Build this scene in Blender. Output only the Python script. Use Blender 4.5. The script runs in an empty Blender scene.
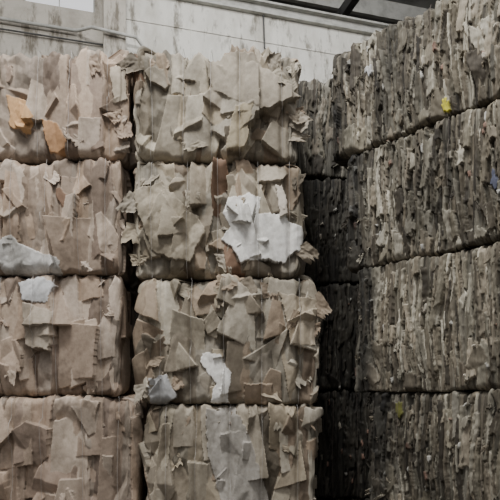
import bpy, math, numpy as np
from mathutils import Vector, Matrix
F=600.0; HY=395.0; ZC=1.68
def s2l(c):
    c=np.array(c,float)/255.0
    return np.where(c<=0.04045,c/12.92,((c+0.055)/1.055)**2.4)
_t={}
def _tab(seed):
    if seed not in _t: _t[seed]=np.random.RandomState(seed).rand(64,64)*2-1
    return _t[seed]
def vn(x,y,seed):
    t=_tab(seed)
    xi=np.floor(x).astype(int); yi=np.floor(y).astype(int)
    fx=x-xi; fy=y-yi
    fx=fx*fx*(3-2*fx); fy=fy*fy*(3-2*fy)
    a=t[yi&63,xi&63]; b=t[yi&63,(xi+1)&63]; c=t[(yi+1)&63,xi&63]; d=t[(yi+1)&63,(xi+1)&63]
    return (a*(1-fx)+b*fx)*(1-fy)+(c*(1-fx)+d*fx)*fy
def tri(x,y,seed):
    t=_tab(seed)
    s=(x+y)*.366; X=x+s; Y=y+s
    xi=np.floor(X).astype(int); yi=np.floor(Y).astype(int); fx=X-xi; fy=Y-yi
    a=t[yi&63,xi&63]; b=t[yi&63,(xi+1)&63]; c=t[(yi+1)&63,xi&63]; d=t[(yi+1)&63,(xi+1)&63]
    return np.where(fx>fy, a+(b-a)*fx+(d-b)*fy, a+(c-a)*fy+(d-c)*fx)
def facets(x,y,seed,R):
    a=R.normal(0,.5); c,s=math.cos(a),math.sin(a); o=R.uniform(0,60)
    X=x*c-y*s+.006*vn(x*7,y*7,seed)+o; Y=(x*s+y*c)*R.uniform(.3,.8)+.006*vn(x*7,y*7,seed+1)+o
    f=R.uniform(4,8)
    return tri(X*f,Y*f,seed)+.30*tri(X*f*2.3,Y*f*2.3,seed+1)+.08*tri(X*f*6,Y*f*6,seed+2)
def inpoly(x,y,P):
    ins=np.zeros(x.shape,bool); dist=np.full(x.shape,9.0); n=len(P)
    for i in range(n):
        x1,y1=P[i]; x2,y2=P[(i+1)%n]
        if abs(y2-y1)>1e-9:
            c=((y1>y)!=(y2>y))&(x<(x2-x1)*(y-y1)/(y2-y1)+x1)
            ins^=c
        ex,ey=x2-x1,y2-y1; L=ex*ex+ey*ey+1e-12
        t=np.clip(((x-x1)*ex+(y-y1)*ey)/L,0,1)
        dist=np.minimum(dist,np.hypot(x-x1-t*ex,y-y1-t*ey))
    return ins,dist

# ---------------------------------------------------------------- materials
def newmat(name):
    m=bpy.data.materials.new(name); m.use_nodes=True
    nt=m.node_tree; b=nt.nodes['Principled BSDF']
    return m,nt,b
def card_material(name,stretch,dirt_lo,dirt_hi_pos,fine,dsc):
    m,nt,b=newmat(name); N=nt.nodes; L=nt.links
    at=N.new('ShaderNodeAttribute'); at.attribute_name='Col'
    tc=N.new('ShaderNodeTexCoord'); mp=N.new('ShaderNodeMapping'); mp.inputs['Scale'].default_value=stretch
    oi=N.new('ShaderNodeObjectInfo'); ad=N.new('ShaderNodeVectorMath'); ad.operation='ADD'
    L.new(tc.outputs['Object'],ad.inputs[0]); L.new(oi.outputs['Location'],ad.inputs[1])
    L.new(ad.outputs[0],mp.inputs['Vector'])
    n1=N.new('ShaderNodeTexNoise'); n1.inputs['Scale'].default_value=dsc; n1.inputs['Detail'].default_value=8; n1.inputs['Roughness'].default_value=.62
    n2=N.new('ShaderNodeTexNoise'); n2.inputs['Scale'].default_value=42; n2.inputs['Detail'].default_value=5; n2.inputs['Roughness'].default_value=.7
    for n in (n1,n2): L.new(mp.outputs[0],n.inputs['Vector'])
    r1=N.new('ShaderNodeValToRGB'); r1.color_ramp.elements[0].position=.34; r1.color_ramp.elements[1].position=dirt_hi_pos
    r1.color_ramp.elements[0].color=(dirt_lo,dirt_lo*.98,dirt_lo*.93,1); r1.color_ramp.elements[1].color=(1,1,1,1)
    r2=N.new('ShaderNodeValToRGB'); r2.color_ramp.elements[0].position=.3; r2.color_ramp.elements[1].position=.62
    r2.color_ramp.elements[0].color=(fine,fine*.98,fine*.95,1); r2.color_ramp.elements[1].color=(1.05,1.05,1.05,1)
    L.new(n1.outputs[0],r1.inputs[0]); L.new(n2.outputs[0],r2.inputs[0])
    m1=N.new('ShaderNodeMix'); m1.data_type='RGBA'; m1.blend_type='MULTIPLY'; m1.inputs[0].default_value=1
    m2=N.new('ShaderNodeMix'); m2.data_type='RGBA'; m2.blend_type='MULTIPLY'; m2.inputs[0].default_value=1
    L.new(at.outputs['Color'],m1.inputs[6]); L.new(r1.outputs[0],m1.inputs[7])
    L.new(m1.outputs[2],m2.inputs[6]); L.new(r2.outputs[0],m2.inputs[7])
    L.new(m2.outputs[2],b.inputs['Base Color'])
    b.inputs['Roughness'].default_value=.75; b.inputs['Specular IOR Level'].default_value=.3
    bp=N.new('ShaderNodeBump'); bp.inputs['Strength'].default_value=.35; bp.inputs['Distance'].default_value=.004
    L.new(n2.outputs[0],bp.inputs['Height']); L.new(bp.outputs[0],b.inputs['Normal'])
    return m
M_card=card_material('crumpled_cardboard',(1,1,.8),.48,.54,.80,3.0)
M_old=card_material('weathered_layered_cardboard',(1.5,1.5,.42),.26,.57,.55,3.0)
def flat(name,c,met,ro):
    m,nt,b=newmat(name); b.inputs['Base Color'].default_value=(*c,1); b.inputs['Metallic'].default_value=met; b.inputs['Roughness'].default_value=ro
    return m
M_wire=flat('baling_wire',(.36,.34,.32),.3,.5)
M_wire2=flat('rusty_baling_wire',(.16,.13,.11),.3,.6)

# ---------------------------------------------------------------- bale
PAL_MID=[(163,154,137),(156,147,131),(171,163,148),(148,138,122),(144,129,111),(159,150,135),(182,174,158),(130,120,105),(153,136,117),(166,154,134)]
PAL_LEFT=[(168,150,133),(160,141,124),(178,162,146),(155,138,122),(166,146,127),(184,169,154),(144,127,113),(170,156,141)]
PAL_OLD=[(156,150,134),(140,133,116),(172,166,150),(122,114,98),(104,96,82),(186,180,164),(148,138,120),(132,124,108),(86,79,68),(164,154,136)]
PAL_GAP_SHADE=[tuple(int(v*.5) for v in c) for c in PAL_OLD]  # old palette darkened: shade of the gap column put into its colour
def lighten(c,k): return np.clip(c*k,0,.85)

def make_bale(loc,rotz,W,D,H,style,seed,pal,extras=(),du=.0045,dv=.006,rag=.02,wires=None,nflap=26,damp=0,name='cardboard_bale'):
    R=np.random.RandomState(seed)
    PALc=[s2l(c) for c in pal]; pm_=np.mean(PALc,0)
    old=style=='old'
    def pick():
        c=PALc[R.randint(len(PALc))]
        return c*R.uniform(.82,1.12)
    sd=max(du*3,.014)
    u=np.concatenate([np.arange(-D,-.06,sd),np.arange(-.06,W+.06,du),np.arange(W+.06,W+D,sd),np.arange(W+D,2*W+D-.03,.05),np.arange(2*W+D,2*W+2*D-D-.03,.05)])
    v=np.linspace(0,H,int(H/dv)+1)
    U,V=np.meshgrid(u,v)
    s0=seed*7
    HMAX=.10 if old else .12
    base=.012*vn(U*3,V*3,s0+1)+.01*vn(U*8,V*6,s0+2)
    if old:
        base+=.012*vn(U*30+.8*vn(U*3,V*4,s0+9),V*1.6,s0+3)+.009*vn(U*90,V*4,s0+4)
        Hh=base+.005
    else:
        base+=.024*tri(U*10,V*5,s0+3)+.009*tri(U*25,V*14,s0+4)
        Hh=base-.018
    col=np.zeros(U.shape+(3,))
    sw=.012 if old else .10
    idx=np.floor((U+.03*vn(U*2,V*3,s0+5))/sw).astype(int)
    cols=np.array([pick()*(.55 if old else .6) for _ in range(512)])  # base layer colour darkened, paints shade into gaps between sheets
    col[:]=cols[idx&511]
    if wires is None:
        nw=5; wires=[W*(i+.5)/nw+R.uniform(-.02,.02) for i in range(nw)]
    umin,umax=-.35,W+.35
    WU=.022*vn(U*2.2,V*3,s0+21)+.006*vn(U*6,V*9,s0+22) if old else 0*U
    def sheet(P,c,h0,ax,ay,crease=None,edge=1.15,torn=.004,follow=True,crump=.003,force=False,fac=0,warp=True):
        P=np.array(P); x0,y0=P.min(0)-.05; x1,y1=P.max(0)+.05
        i0,i1=np.searchsorted(u,[x0,x1]); j0,j1=np.searchsorted(v,[y0,y1])
        i1=min(i1,len(u)); j1=min(j1,len(v))
        if i1-i0<2 or j1-j0<2: return
        X=U[j0:j1,i0:i1]; Y=V[j0:j1,i0:i1]; k=R.randint(50)
        if old and warp: X=X+WU[j0:j1,i0:i1]
        fy=9 if old else 28
        Xn=X+torn*vn(X*28+k,Y*fy,s0+6)+torn*.4*tri(X*80+k,Y*fy*3,s0+6); Yn=Y+torn*vn(X*28,Y*28+k,s0+7)+torn*(2.5 if old else .5)*tri(X*90,Y*30+k,s0+7)
        if not old:
            Xn=Xn+.006*tri(X*7+k,Y*7,s0+6); Yn=Yn+.006*tri(X*7,Y*7+k,s0+7)
        ins,dist=inpoly(Xn,Yn,P)
        if not ins.any(): return
        sub=Hh[j0:j1,i0:i1]
        cx,cy=P.mean(0)
        b0=np.percentile(sub[ins],55) if follow else .008
        h=b0+h0+ax*(X-cx)+ay*(Y-cy)
        if crease is not None:
            for (th,off,sl) in crease:
                d=(X-cx)*math.cos(th)+(Y-cy)*math.sin(th)-off
                h=h+sl*np.abs(d)
        if fac: h=h+fac*facets(X,Y,s0+30+R.randint(3)*3,R)
        h=h+crump*vn(X*40+k,Y*40,s0+8)
        kn=HMAX*.6
        h=np.where(h>kn,kn+(HMAX-kn)*np.tanh((h-kn)/(HMAX-kn)),h)
        if force: h=np.maximum(h,sub+.004)
        m=ins&(h>sub)
        sub[m]=h[m]
        cc=np.where((dist<.005)[...,None],lighten(c,edge),c)
        cc=cc*(1+.07*vn(X*9+k,Y*4,s0+9))[...,None]
        csub=col[j0:j1,i0:i1]; csub[m]=cc[m]
    area=(W+.5)*H
    def rot(P,cx,cy,a): return [(cx+p*math.cos(a)-q*math.sin(a),cy+p*math.sin(a)+q*math.cos(a)) for p,q in P]
    if old:
        for _ in range(int(area*420)):
            w=R.uniform(.005,.028); h=R.choice([R.uniform(.06,.25),R.uniform(.15,.6)]); cx=R.uniform(umin,umax); cy=R.uniform(-.05,H+.05); a=R.normal(0,.06)
            P=[(-w/2,-h/2),(w/2*R.uniform(.6,1),-h/2*R.uniform(.85,1)),(w/2,h/2*R.uniform(.8,1)),(-w/2*R.uniform(.5,1),h/2)]
            sheet(rot(P,cx,cy,a),pick()*R.uniform(.6,1.15),R.uniform(-.006,.026),R.uniform(-.9,.9),R.uniform(-.05,.05),edge=1.0,torn=.004,follow=False,crump=.004)
        for _ in range(int(area*60)):
            w=R.uniform(.03,.11); h=R.uniform(.06,.32); cx=R.uniform(umin,umax); cy=R.uniform(0,H); a=R.normal(0,.2)
            P=[(-w/2,-h/2),(w/2*R.uniform(.3,1),-h/2*R.uniform(.5,1)),(w/2,h/2*R.uniform(.2,1)),(-w/2,h/2)]
            sheet(rot(P,cx,cy,a),pick(),R.uniform(.0,.02),R.uniform(-.45,.45),R.uniform(-.08,.08),torn=.006,follow=False,fac=.018,edge=1.1)
        for _ in range(int(area*14)):
            w=R.uniform(.006,.02); h=R.uniform(.015,.06); cx=R.uniform(0,W); cy=R.uniform(0,H)
            c=s2l([(205,203,196),(200,198,190),(150,120,105),(200,192,176)][R.randint(4)])
            sheet([(cx,cy),(cx+w,cy+.01),(cx+w*.7,cy+h),(cx-.005,cy+h*.8)],c,.016,R.uniform(-.3,.3),0,torn=.003)
    else:
        big=style=='broad'
        nb=int(area*(26 if big else 20))
        for _ in range(nb):
            w=R.uniform(.12,.28); h=R.uniform(.35,.9); cx=R.uniform(umin,umax); cy=R.uniform(0,H); a=R.normal(0,.06 if big else .2)
            P=[(-w/2,-h/2),(w/2,-h/2*R.uniform(.7,1)),(w/2*R.uniform(.7,1),h/2),(-w/2*R.uniform(.6,1),h/2*R.uniform(.7,1))]
            sheet(rot(P,cx,cy,a),pick(),R.uniform(0,.012),R.normal(0,.22),R.uniform(-.06,.06),crease=[(R.normal(0,.2),R.uniform(-.05,.05),R.uniform(-.6,.2))],torn=.001,crump=.0006,fac=R.uniform(.006,.014) if big else R.uniform(.008,.020),edge=1.03)
        n=int(area*(18 if big else 40))
        for _ in range(n):
            sc=R.choice([.5,1,1.2,1.6]); w=R.uniform(.09,.24)*sc; h=R.uniform(.14,.38)*sc
            cx=R.uniform(umin,umax); cy=R.uniform(-.03,H+.03); a=R.normal(0,.35)
            q=R.rand()
            if q<.25: P=[(-w/2,-h/2),(w/2,-h/2*R.uniform(.2,1)),(w*R.uniform(-.5,.5),h/2)]
            elif q<.75: P=[(-w/2,-h/2*R.uniform(.4,1)),(w/2*R.uniform(.3,1),-h/2),(w/2,h/2*R.uniform(.4,1)),(-w/2*R.uniform(.2,1),h/2)]
            else: P=[(-w/2,-h/2),(w*.2,-h*.6),(w/2,-h*.1),(w*.35,h*.45),(-w*.15,h/2),(-w*.45,h*.15)]
            cr=[(R.uniform(0,3.14),R.uniform(-.03,.03),R.uniform(-1.0,.2))] if R.rand()<.7 else None
            c=pick()
            if R.rand()<.05: c=s2l((122,98,80))*R.uniform(.8,1.1)
            sheet(rot(P,cx,cy,a),c,R.uniform(.004,.026),R.normal(0,.30),R.normal(.06,.20),crease=cr,torn=R.choice([.0005,.001,.004]),edge=R.choice([1.0,1.1,1.3]),crump=.0006,fac=R.uniform(.004,.020))
    for e in extras:
        P,c,h0,cr=e[:4]
        sheet(P,s2l(c),h0,0,0,torn=.009,crump=.001,fac=cr*3,edge=1.0,force=True,warp=False)
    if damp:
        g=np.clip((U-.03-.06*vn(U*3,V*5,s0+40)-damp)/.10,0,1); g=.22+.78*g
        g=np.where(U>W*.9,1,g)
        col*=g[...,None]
    for wx in wires:
        Hh-= (.004 if old else .018)*np.exp(-((U-wx)/.018)**2)
    Hh+=(.012 if old else .024)*np.sin(np.pi*np.clip(V/H,0,1))**.7-(.012 if old else .022)
    # ------- geometry
    def perim(uu):
        x=np.where(uu<0,0,np.where(uu<W,uu,np.where(uu<W+D,W,W-(uu-W-D))))
        y=np.where(uu<0,-uu,np.where(uu<W,0,np.where(uu<W+D,uu-W,D)))
        return x,y
    PX,PY=perim(U)
    r=.06
    rr=r*(1+.5*vn(V*9,U*0,s0+10))
    CX=np.clip(PX,rr,W-rr); CY=np.clip(PY,rr,D-rr)
    NX=PX-CX; NY=PY-CY; nl=np.hypot(NX,NY)+1e-9; NX/=nl; NY/=nl
    e=np.minimum(V,H-V); r2=(.028 if old else .05)*(1+.7*vn(U*7,V*0,s0+11)+.5*vn(U*25,V*0,s0+11)); t=np.clip(1-e/r2,0,1)
    inset=1.25*r2*(1-np.sqrt(1-t*t*.98))
    sidek=np.where((U>.05)&(U<W-.05),1,.6)
    off=(Hh-.01)*sidek-inset
    GX=CX+NX*(rr+off); GY=CY+NY*(rr+off)
    top=np.clip((V-H*.55)/(H*.45),0,1)**2; bot=np.clip((H*.45-V)/(H*.45),0,1)**2
    GZ=V+rag*top*(vn(U*5,V*0,s0+12)+.8*tri(U*14,V*0+3,s0+13)+.5*tri(U*40,V*0,s0+14))-.008*bot*vn(U*8,V*0,s0+15)
    cxm,cym=W/2,D/2
    def cap(ei,sgn):
        out=[]
        for s in (.96,.8,.5,.2,0):
            x=cxm+(GX[ei]-cxm)*s; y=cym+(GY[ei]-cym)*s
            z=GZ[ei].mean()*(1-s)+GZ[ei]*s+sgn*.006*vn(x*8,y*8,s0+16)*(s>0)
            out.append((x,y,z))
        return out
    cb=cap(0,-1)[::-1]; ct=cap(-1,1)
    AX=np.vstack([c[0] for c in cb]+[GX]+[c[0] for c in ct]); AY=np.vstack([c[1] for c in cb]+[GY]+[c[1] for c in ct]); AZ=np.vstack([c[2] for c in cb]+[GZ]+[c[2] for c in ct])
    AC=np.concatenate([np.repeat(col[:1],5,0),col,np.repeat(col[-1:],5,0)],0)
    nr,nu=AX.shape
    verts=[np.stack([AX,AY,AZ],-1).reshape(-1,3)]; vcol=[AC.reshape(-1,3)]
    ii=np.arange(nr*nu).reshape(nr,nu); nx=np.roll(ii,-1,1)
    quads=[np.stack([ii[:-1],nx[:-1],nx[1:],ii[1:]],-1).reshape(-1,4)]; mats=[np.zeros(len(quads[0]),int)]
    cnt=nr*nu
    def addgrid(G,c,mi):
        nonlocal cnt
        a,b_=G.shape[:2]
        verts.append(G.reshape(-1,3)); cc=np.empty((a*b_,3)); cc[:]=c; vcol.append(cc)
        k=cnt+np.arange(a*b_).reshape(a,b_)
        q=np.stack([k[:-1,:-1],k[:-1,1:],k[1:,1:],k[1:,:-1]],-1).reshape(-1,4)
        quads.append(q); mats.append(np.full(len(q),mi)); cnt+=a*b_
    for f in range(nflap):
        q=R.rand()
        if q<.45: fu=R.uniform(.05,W-.05); fv=H-R.uniform(.0,.07); ang=R.normal(-1.57,.35)
        elif q<.55: fu=R.uniform(.05,W-.05); fv=R.uniform(.08,.18); ang=R.normal(-1.57,.35)
        elif q<.72: fu=R.choice([.04,W-.04]); fv=R.uniform(.1,H-.05); ang=R.normal(-1.57,.6)
        else: fu=R.uniform(.05,W-.05); fv=R.uniform(.2,H-.05); ang=R.normal(-1.57,.5)
        ln=R.uniform(.05,.17)*(0.5 if old else 1); wd=R.uniform(.06,.18)*(.22 if old else 1); lift=R.uniform(.04,.30)
        if fv+math.sin(ang)*ln<.01: ln=max(.03,fv*.8)
        iu=min(np.searchsorted(u,fu),len(u)-1); iv=min(np.searchsorted(v,fv),len(v)-1)
        root=np.array([GX[iv,iu],GY[iv,iu]+.006,GZ[iv,iu]-.01])
        al=np.array([math.cos(ang),0,math.sin(ang)]); ac=np.array([-al[2],0,al[0]])
        S,T=np.meshgrid(np.linspace(-.5,.5,20),np.linspace(0,1,20))
        tap=R.uniform(.4,1.1); sk=R.uniform(-.6,.6); cur=R.uniform(.8,1.8); kk=R.randint(50); sl=R.uniform(-.5,.5)
        edge=1-.3*np.abs(tri(S*4+kk,S*0,s0+17))+sl*S
        Tn=T*edge; wdt=wd*(1-(1-tap)*T)*(1+.15*tri(T*4+kk,T*0,s0+18))
        G=root+al*(Tn*ln)[...,None]+ac*(S*wdt+sk*T*ln*.5)[...,None]
        outv=lift*ln*Tn**cur+.024*tri(S*2+kk,T*2,s0+18)*T+.005*tri(S*7+kk,T*7,s0+19)+R.uniform(-.3,.3)*S*wdt
        G[...,1]-=outv
        addgrid(G,pick()*.92,0)
    rw=.0008 if old else .0010
    for wx in wires:
        iu=int(np.searchsorted(u,wx)); i0,i1=max(iu-3,0),iu+4
        prof=GY[:,i0:i1].min(1); k=9
        pm=np.array([prof[max(0,j-k):j+k+1].min() for j in range(len(prof))])-.003
        js=list(range(0,len(v),6))
        path=[(wx+.006*vn(np.array([v[j]*4]),np.array([wx*9]),s0+19)[0],pm[j],v[j]) for j in js]
        path=[(wx,D*.5,-.002),(wx,.05,-.002)]+path+[(wx,.05,H+.004),(wx,D*.5,H+.004)]
        Pn=np.array(path); G=np.zeros((len(Pn),5,3))
        for a in range(5):
            an=a*math.pi/2
            G[:,a]=Pn+np.array([math.cos(an)*rw,math.sin(an)*rw,0])
        addgrid(G,np.array([.4,.4,.38]),1)
    Vt=np.concatenate(verts).astype(np.float32); Q=np.concatenate(quads).astype(np.int32); C=np.concatenate(vcol); MI=np.concatenate(mats).astype(np.int32)
    me=bpy.data.meshes.new(name)
    me.vertices.add(len(Vt)); me.vertices.foreach_set('co',Vt.ravel())
    me.loops.add(Q.size); me.loops.foreach_set('vertex_index',Q.ravel())
    me.polygons.add(len(Q)); me.polygons.foreach_set('loop_start',np.arange(0,Q.size,4,dtype=np.int32))
    me.polygons.foreach_set('material_index',MI)
    me.update(calc_edges=True)
    at=me.attributes.new('Col','FLOAT_COLOR','POINT')
    at.data.foreach_set('color',np.concatenate([np.clip(C,0,1),np.ones((len(C),1))],1).astype(np.float32).ravel())
    me.materials.append(M_old if old else M_card); me.materials.append(M_wire2 if old else M_wire)
    ob=bpy.data.objects.new(name,me); bpy.context.collection.objects.link(ob)
    ob.location=loc; ob.rotation_euler=(0,0,rotz)
    return ob

YF=4.0
def Xp(px,Y=YF): return (px-250)/F*Y
def Zp(py,Y=YF): return ZC+(HY-py)/F*Y
def front(px0,px1,pz0,pz1,style,seed,pal,exl=(),dy=0,**k):
    x0,x1=Xp(px0),Xp(px1); z0=Zp(pz1) if pz1 is not None else 0; z1=Zp(pz0)
    ex=[]
    for P,c,h,cr in exl:
        ex.append(([(Xp(a)-x0,Zp(b_)-z0) for a,b_ in P],c,h,cr))
    return make_bale((x0,YF+.045+dy,z0),0,x1-x0,1.15,z1-z0,style,seed,pal,ex,**k)
def wpx(px0,l): return [Xp(p)-Xp(px0) for p in l]
WHT=(226,224,219)
front(130,300,42,156,'crumple',11,PAL_MID,[([(226,150),(236,108),(254,104),(246,150)],(170,158,134),.02,.004),
      ([(205,60),(245,50),(300,95),(262,112),(214,92)],(158,149,134),.01,.006)],rag=.05,nflap=22,wires=wpx(130,[150,182,211,240,282]),du=.004,dv=.005)
front(130,306,156.5,275,'crumple',12,PAL_MID,[
   ([(227,199),(250,192),(262,196),(258,212),(284,212),(292,222),(303,224),(309,238),(302,250),(290,252),(285,262),(262,258),(240,262),(232,245),(222,238),(230,226),(224,212)],WHT,.006,.006),
   ([(276,184),(284,184),(290,212),(281,215)],(206,196,182),.02,.001),
   ([(130,190),(160,180),(205,225),(190,262),(150,250)],(168,158,140),.012,.006)],nflap=16,wires=wpx(130,[150,186,217,258,290]),du=.004,dv=.005)
front(138,321,276,404,'crumple',13,PAL_MID,[
   ([(203,352),(219,354),(230,372),(229,402),(210,402),(216,384),(200,362)],WHT,.008,.005),
   ([(148,378),(166,374),(176,398),(160,404),(148,402)],(178,178,178),.01,.004),
   ([(280,290),(318,298),(316,345),(292,345)],(170,158,139),.012,.006)],nflap=16,wires=wpx(138,[160,190,224,262,300]),du=.004,dv=.005)
front(143,318,405,526,'crumple',14,PAL_MID,[
   ([(205,408),(232,406),(252,440),(270,505),(222,505),(206,450)],(160,155,147),.006,.008)],nflap=12,wires=wpx(143,[165,195,230,262,298]),du=.004,dv=.005)
front(138,320,526.5,None,'crumple',15,PAL_MID,du=.012,dv=.014,nflap=8)
ORG=(186,148,106)
front(-66,126,41,153,'broad',21,PAL_LEFT,[([(0,88),(18,92),(30,112),(24,128),(4,120)],ORG,.006,.004),
   ([(36,112),(52,116),(66,140),(60,150),(44,146)],(172,134,98),.006,.004),([(108,62),(124,64),(126,96),(112,100)],(176,164,147),.015,.004)],rag=.035,nflap=16,dy=.02,wires=wpx(-66,[-50,-8,33,66,106]),du=.004,dv=.005)
front(-64,123,154,272,'broad',22,PAL_LEFT,[([(-5,240),(8,232),(18,242),(56,258),(60,274),(-5,272)],(206,204,200),.012,.006)],nflap=10,dy=.0,wires=wpx(-64,[-40,8,42,76,103]),du=.004,dv=.005)
front(-72,119,273,396,'broad',23,PAL_LEFT,[([(14,280),(34,274),(52,282),(46,302),(20,298)],(190,190,190),.01,.006),
   ([(22,300),(52,312),(48,350),(24,345)],(182,170,154),.01,.006)],nflap=12,dy=.03,wires=wpx(-72,[-40,-6,30,52,98]),du=.004,dv=.005)
front(-60,137,397,522,'broad',24,PAL_LEFT,nflap=10,dy=-.01,wires=wpx(-60,[-40,10,40,80,116]),du=.004,dv=.005)
front(-62,134,522.5,None,'broad',25,PAL_LEFT,du=.012,dv=.014,nflap=8)
for i,(a,b_) in enumerate([(45,155),(156,274),(275,397),(398,523),(523.5,None)]):
    front(-266+i%2*4,-78,a,b_,'broad',30+i,PAL_LEFT,du=.015,dv=.018,nflap=8)
zz=[0,.86,1.72,2.56,3.40,4.20]
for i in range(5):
    make_bale(([.51,.52,.50,.42,.385][i],4.74,zz[i]),0,1.15,1.1,zz[i+1]-zz[i]-.004,'old',40+i,PAL_GAP_SHADE if i<4 else [tuple(int(v*.72) for v in c) for c in PAL_OLD],du=.006,dv=.01,rag=.02,nflap=20)  # gap bales carry the shade between stacks in their palette, top one less
d=np.array([.65,-.76]); d/=np.hypot(*d)
rz=math.atan2(d[1],d[0])
inn=np.array([-d[1],d[0]])
zr=[0,.95,1.70,2.465,3.20,3.87]
cpx=[374,364,350,340,326]
def ray_t(px,C):
    k=(px-250)/F
    return (k*C[1]-C[0])/(d[0]-k*d[1])
for i in range(5):
    Cp=np.array([.57,3.8]); t0=ray_t(cpx[i],Cp); C=Cp+d*t0
    def conv(P):
        o=[]
        for a,b_ in P:
            t=ray_t(a,C); Yd=C[1]+d[1]*t; o.append((t,ZC+(HY-b_)/F*Yd-zr[i]))
        return o
    ex={4:[([(439,101),(446,98),(448,108),(441,110)],(215,205,70),.014,.002),([(362,68),(368,66),(371,72),(365,74)],(205,205,205),.014,.002)],
        3:[([(486,180),(489,168),(495,180),(491,188)],(120,125,150),.014,.002)],
        2:[([(462,212),(466,208),(469,230),(464,240)],(165,80,105),.02,.002),([(496,212),(500,188),(504,214)],(205,205,208),.014,.002)],
        1:[([(392,402),(398,402),(400,416),(394,418)],(160,160,85),.014,.002)]}.get(i,[])
    ex=[(conv(P),c,h,cr) for P,c,h,cr in ex]
    base=C+inn*.045
    hgt=zr[i+1]-zr[i]-.004
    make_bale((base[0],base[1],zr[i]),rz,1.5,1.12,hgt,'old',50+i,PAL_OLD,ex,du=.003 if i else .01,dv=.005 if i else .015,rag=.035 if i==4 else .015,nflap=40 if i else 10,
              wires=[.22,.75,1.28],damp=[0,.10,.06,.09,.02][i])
    b2=base+d*1.56
    make_bale((b2[0],b2[1],zr[i]),rz,1.5,1.12,hgt,'old',60+i,PAL_OLD,(),du=.012,dv=.016,rag=.02,nflap=10)

# ---------------------------------------------------------------- building
def noise_mat(name,c1,c2,scale,stretch=(1,1,1),rough=.9,bump=.2,boards=None):
    m,nt,b=newmat(name); N=nt.nodes; L=nt.links
    tc=N.new('ShaderNodeTexCoord'); mp=N.new('ShaderNodeMapping'); mp.inputs['Scale'].default_value=stretch
    L.new(tc.outputs['Object'],mp.inputs['Vector'])
    n=N.new('ShaderNodeTexNoise'); n.inputs['Scale'].default_value=scale; n.inputs['Detail'].default_value=8; n.inputs['Roughness'].default_value=.65
    L.new(mp.outputs[0],n.inputs['Vector'])
    r=N.new('ShaderNodeValToRGB'); r.color_ramp.elements[0].position=.34; r.color_ramp.elements[1].position=.56
    r.color_ramp.elements[0].color=(*s2l(c1),1); r.color_ramp.elements[1].color=(*s2l(c2),1)
    L.new(n.outputs[0],r.inputs[0]); out=r.outputs[0]
    if boards:
        n3=N.new('ShaderNodeTexNoise'); n3.inputs['Scale'].default_value=1; n3.inputs['Detail'].default_value=5; n3.inputs['Roughness'].default_value=.68
        mp3=N.new('ShaderNodeMapping'); mp3.inputs['Scale'].default_value=boards; L.new(tc.outputs['Object'],mp3.inputs['Vector']); L.new(mp3.outputs[0],n3.inputs['Vector'])
        r3=N.new('ShaderNodeValToRGB'); r3.color_ramp.elements[0].position=.36; r3.color_ramp.elements[1].position=.47
        r3.color_ramp.elements[0].color=(.38,.36,.33,1); r3.color_ramp.elements[1].color=(1,1,1,1)
        L.new(n3.outputs[0],r3.inputs[0])
        mx=N.new('ShaderNodeMix'); mx.data_type='RGBA'; mx.blend_type='MULTIPLY'; mx.inputs[0].default_value=1
        L.new(out,mx.inputs[6]); L.new(r3.outputs[0],mx.inputs[7]); out=mx.outputs[2]
    L.new(out,b.inputs['Base Color']); b.inputs['Roughness'].default_value=rough
    bp=N.new('ShaderNodeBump'); bp.inputs['Strength'].default_value=bump; bp.inputs['Distance'].default_value=.02
    L.new(n.outputs[0],bp.inputs['Height']); L.new(bp.outputs[0],b.inputs['Normal'])
    return m
M_wall=noise_mat('stained_whitewashed_concrete',(178,174,164),(214,212,204),1.8,(1,1,.5),boards=(6,6,1.8))
M_wall2=noise_mat('old_beige_concrete',(150,144,134),(182,176,165),2.5,boards=(5,5,1.5))
M_floor=noise_mat('dirty_concrete_floor',(70,66,60),(110,105,98),1.5)
M_roof=noise_mat('grey_roof_sheet',(100,100,98),(140,140,138),2)
M_pale=noise_mat('pale_painted_steel',(150,149,143),(182,181,175),5,rough=.6)
M_dark=noise_mat('dark_steel',(45,45,45),(70,69,67),5,rough=.6)
def boxes(name,items,mat,loc=(0,0,0),rotz=0):
    vs=[];fs=[]
    for (x0,x1,y0,y1,z0,z1) in items:
        k=len(vs); vs+=[(x0,y0,z0),(x1,y0,z0),(x1,y1,z0),(x0,y1,z0),(x0,y0,z1),(x1,y0,z1),(x1,y1,z1),(x0,y1,z1)]
        fs+=[tuple(k+i for i in f) for f in ((3,2,1,0),(4,5,6,7),(0,1,5,4),(1,2,6,5),(2,3,7,6),(3,0,4,7))]
    me=bpy.data.meshes.new(name); me.from_pydata(vs,[],fs); me.materials.append(mat)
    o=bpy.data.objects.new(name,me); bpy.context.collection.objects.link(o); o.location=loc; o.rotation_euler=(0,0,rotz)
    return o
WR=math.atan2(.277,.961); WL=(0,9.0,0)
boxes('wall_back',[(-1.85,12,0,.3,0,7.40)]+[(-1.85,12,-.012,0,z,z+.02) for z in (5.6,6.5,7.0)]+[(x,x+.02,-.01,0,0,7.4) for x in (-.9,.6,2.1,3.6,5.1)],M_wall,WL,WR)
boxes('wall_back_left',[(-9,-1.85,.1,.3,0,7.08),(-9,-3.2,.1,.3,7.08,9),(-2.25,-1.85,.1,.3,7.08,9)],M_wall2,WL,WR)
boxes('window_1',[(-3.2,-2.25,.2,.23,7.08,7.10),(-3.2,-3.18,.2,.23,7.10,9),(-2.27,-2.25,.2,.23,7.10,9),(-2.74,-2.725,.2,.23,7.10,9)],M_pale,WL,WR)
boxes('concrete_column',[(-2.14,-1.84,-.12,.12,0,9)],M_wall2,WL,WR)
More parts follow.
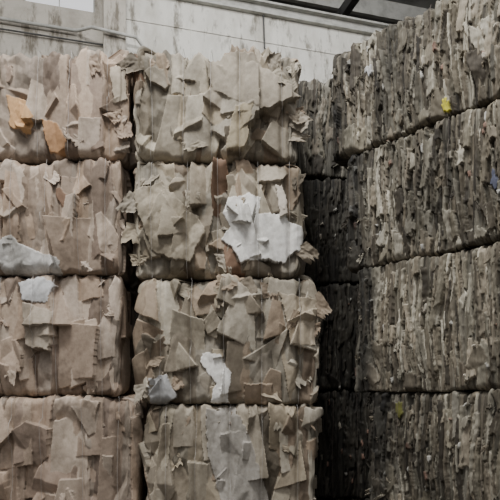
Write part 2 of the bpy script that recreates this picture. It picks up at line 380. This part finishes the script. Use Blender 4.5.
boxes('steel_beam',[(-1.8,12,-.08,.14,7.40,7.43),(-1.8,12,0,.02,7.43,7.56),(-1.8,12,-.08,.14,7.56,7.59)],M_pale,WL,WR)
boxes('roof_purlins',[(-1.5,14,y,y+.08,8.30,8.6) for y in np.arange(.8,9,.7)],M_pale,WL,WR)
boxes('roof_trusses',[(x,x+.12,-5,9,7.95,8.12) for x in np.arange(-1.5,13,1.6)],M_dark,WL,WR)
boxes('ceiling',[(-10,14,-2,.4,8.6,8.65),(-1.5,14,.4,1.6,8.6,8.65),(-1.5,14,1.9,3.4,8.6,8.65),(-1.5,14,3.7,9,8.6,8.65)],M_roof,WL,WR)
boxes('wall_far',[(-1.5,14,9,9.2,0,8.6)],M_roof,WL,WR)
boxes('floor',[(-14,14,-8,22,-.1,0)],M_floor)
def pipe(name,pts,rad,mat,loc,rotz):
    cu=bpy.data.curves.new(name,'CURVE'); cu.dimensions='3D'; cu.bevel_depth=rad; cu.bevel_resolution=3
    s=cu.splines.new('POLY'); s.points.add(len(pts)-1)
    for p,q in zip(s.points,pts): p.co=(*q,1)
    cu.materials.append(mat); o=bpy.data.objects.new(name,cu); bpy.context.collection.objects.link(o); o.location=loc; o.rotation_euler=(0,0,rotz)
pipe('wall_conduit',[(-8,.03,6.74),(-2.5,.03,6.74),(-2.3,-.18,6.70),(-1.7,-.18,6.66),(-1.5,-.05,6.5),(-1.5,-.05,3)],.024,M_pale,WL,WR)
pipe('wall_conduit',[(-8,.06,6.62),(-2.1,.06,6.62)],.012,M_dark,WL,WR)
pipe('wall_cable',[(.2,-.03,7.4),(.22,-.03,6.9),(.5,-.03,6.7),(.5,-.03,5)],.012,M_dark,WL,WR)
# ---------------------------------------------------------------- light
w=bpy.data.worlds.new('World'); bpy.context.scene.world=w; w.use_nodes=True
N=w.node_tree.nodes; L=w.node_tree.links; bg=N['Background']
tc=N.new('ShaderNodeTexCoord'); sp=N.new('ShaderNodeSeparateXYZ'); rp=N.new('ShaderNodeValToRGB')
L.new(tc.outputs['Generated'],sp.inputs[0]); L.new(sp.outputs['Z'],rp.inputs[0])
rp.color_ramp.elements[0].position=.05; rp.color_ramp.elements[0].color=(.06,.06,.062,1)
rp.color_ramp.elements[1].position=.5; rp.color_ramp.elements[1].color=(1,1,1.02,1)
L.new(rp.outputs[0],bg.inputs['Color']); bg.inputs['Strength'].default_value=1.1
def area(name,loc,tgt,sx,sy,e,col=(1,1,1)):
    la=bpy.data.lights.new(name,'AREA'); la.shape='RECTANGLE'; la.size=sx; la.size_y=sy; la.energy=e; la.color=col
    lo=bpy.data.objects.new(name,la); bpy.context.collection.objects.link(lo)
    lo.location=loc; lo.rotation_euler=(Vector(tgt)-Vector(loc)).to_track_quat('-Z','Y').to_euler()
area('key_light',(-1.2,1.4,8.0),(-.2,4.2,2.2),2.0,1.2,560,(1,.995,.98))  # unseen key light added overhead for directional light on the bales
area('wall_fill_light',(1.0,6.3,8.4),(0.6,9,6),5,.8,140)  # unseen fill light added above the stacks to brighten the back wall
# ---------------------------------------------------------------- camera
ca=bpy.data.cameras.new('camera'); ca.sensor_width=36; ca.lens=36*F/500; ca.shift_y=(HY-250)/500; ca.clip_end=100
co=bpy.data.objects.new('camera',ca); bpy.context.collection.objects.link(co); co.location=(0,0,ZC); co.rotation_euler=(math.pi/2,0,0)
bpy.context.scene.camera=co
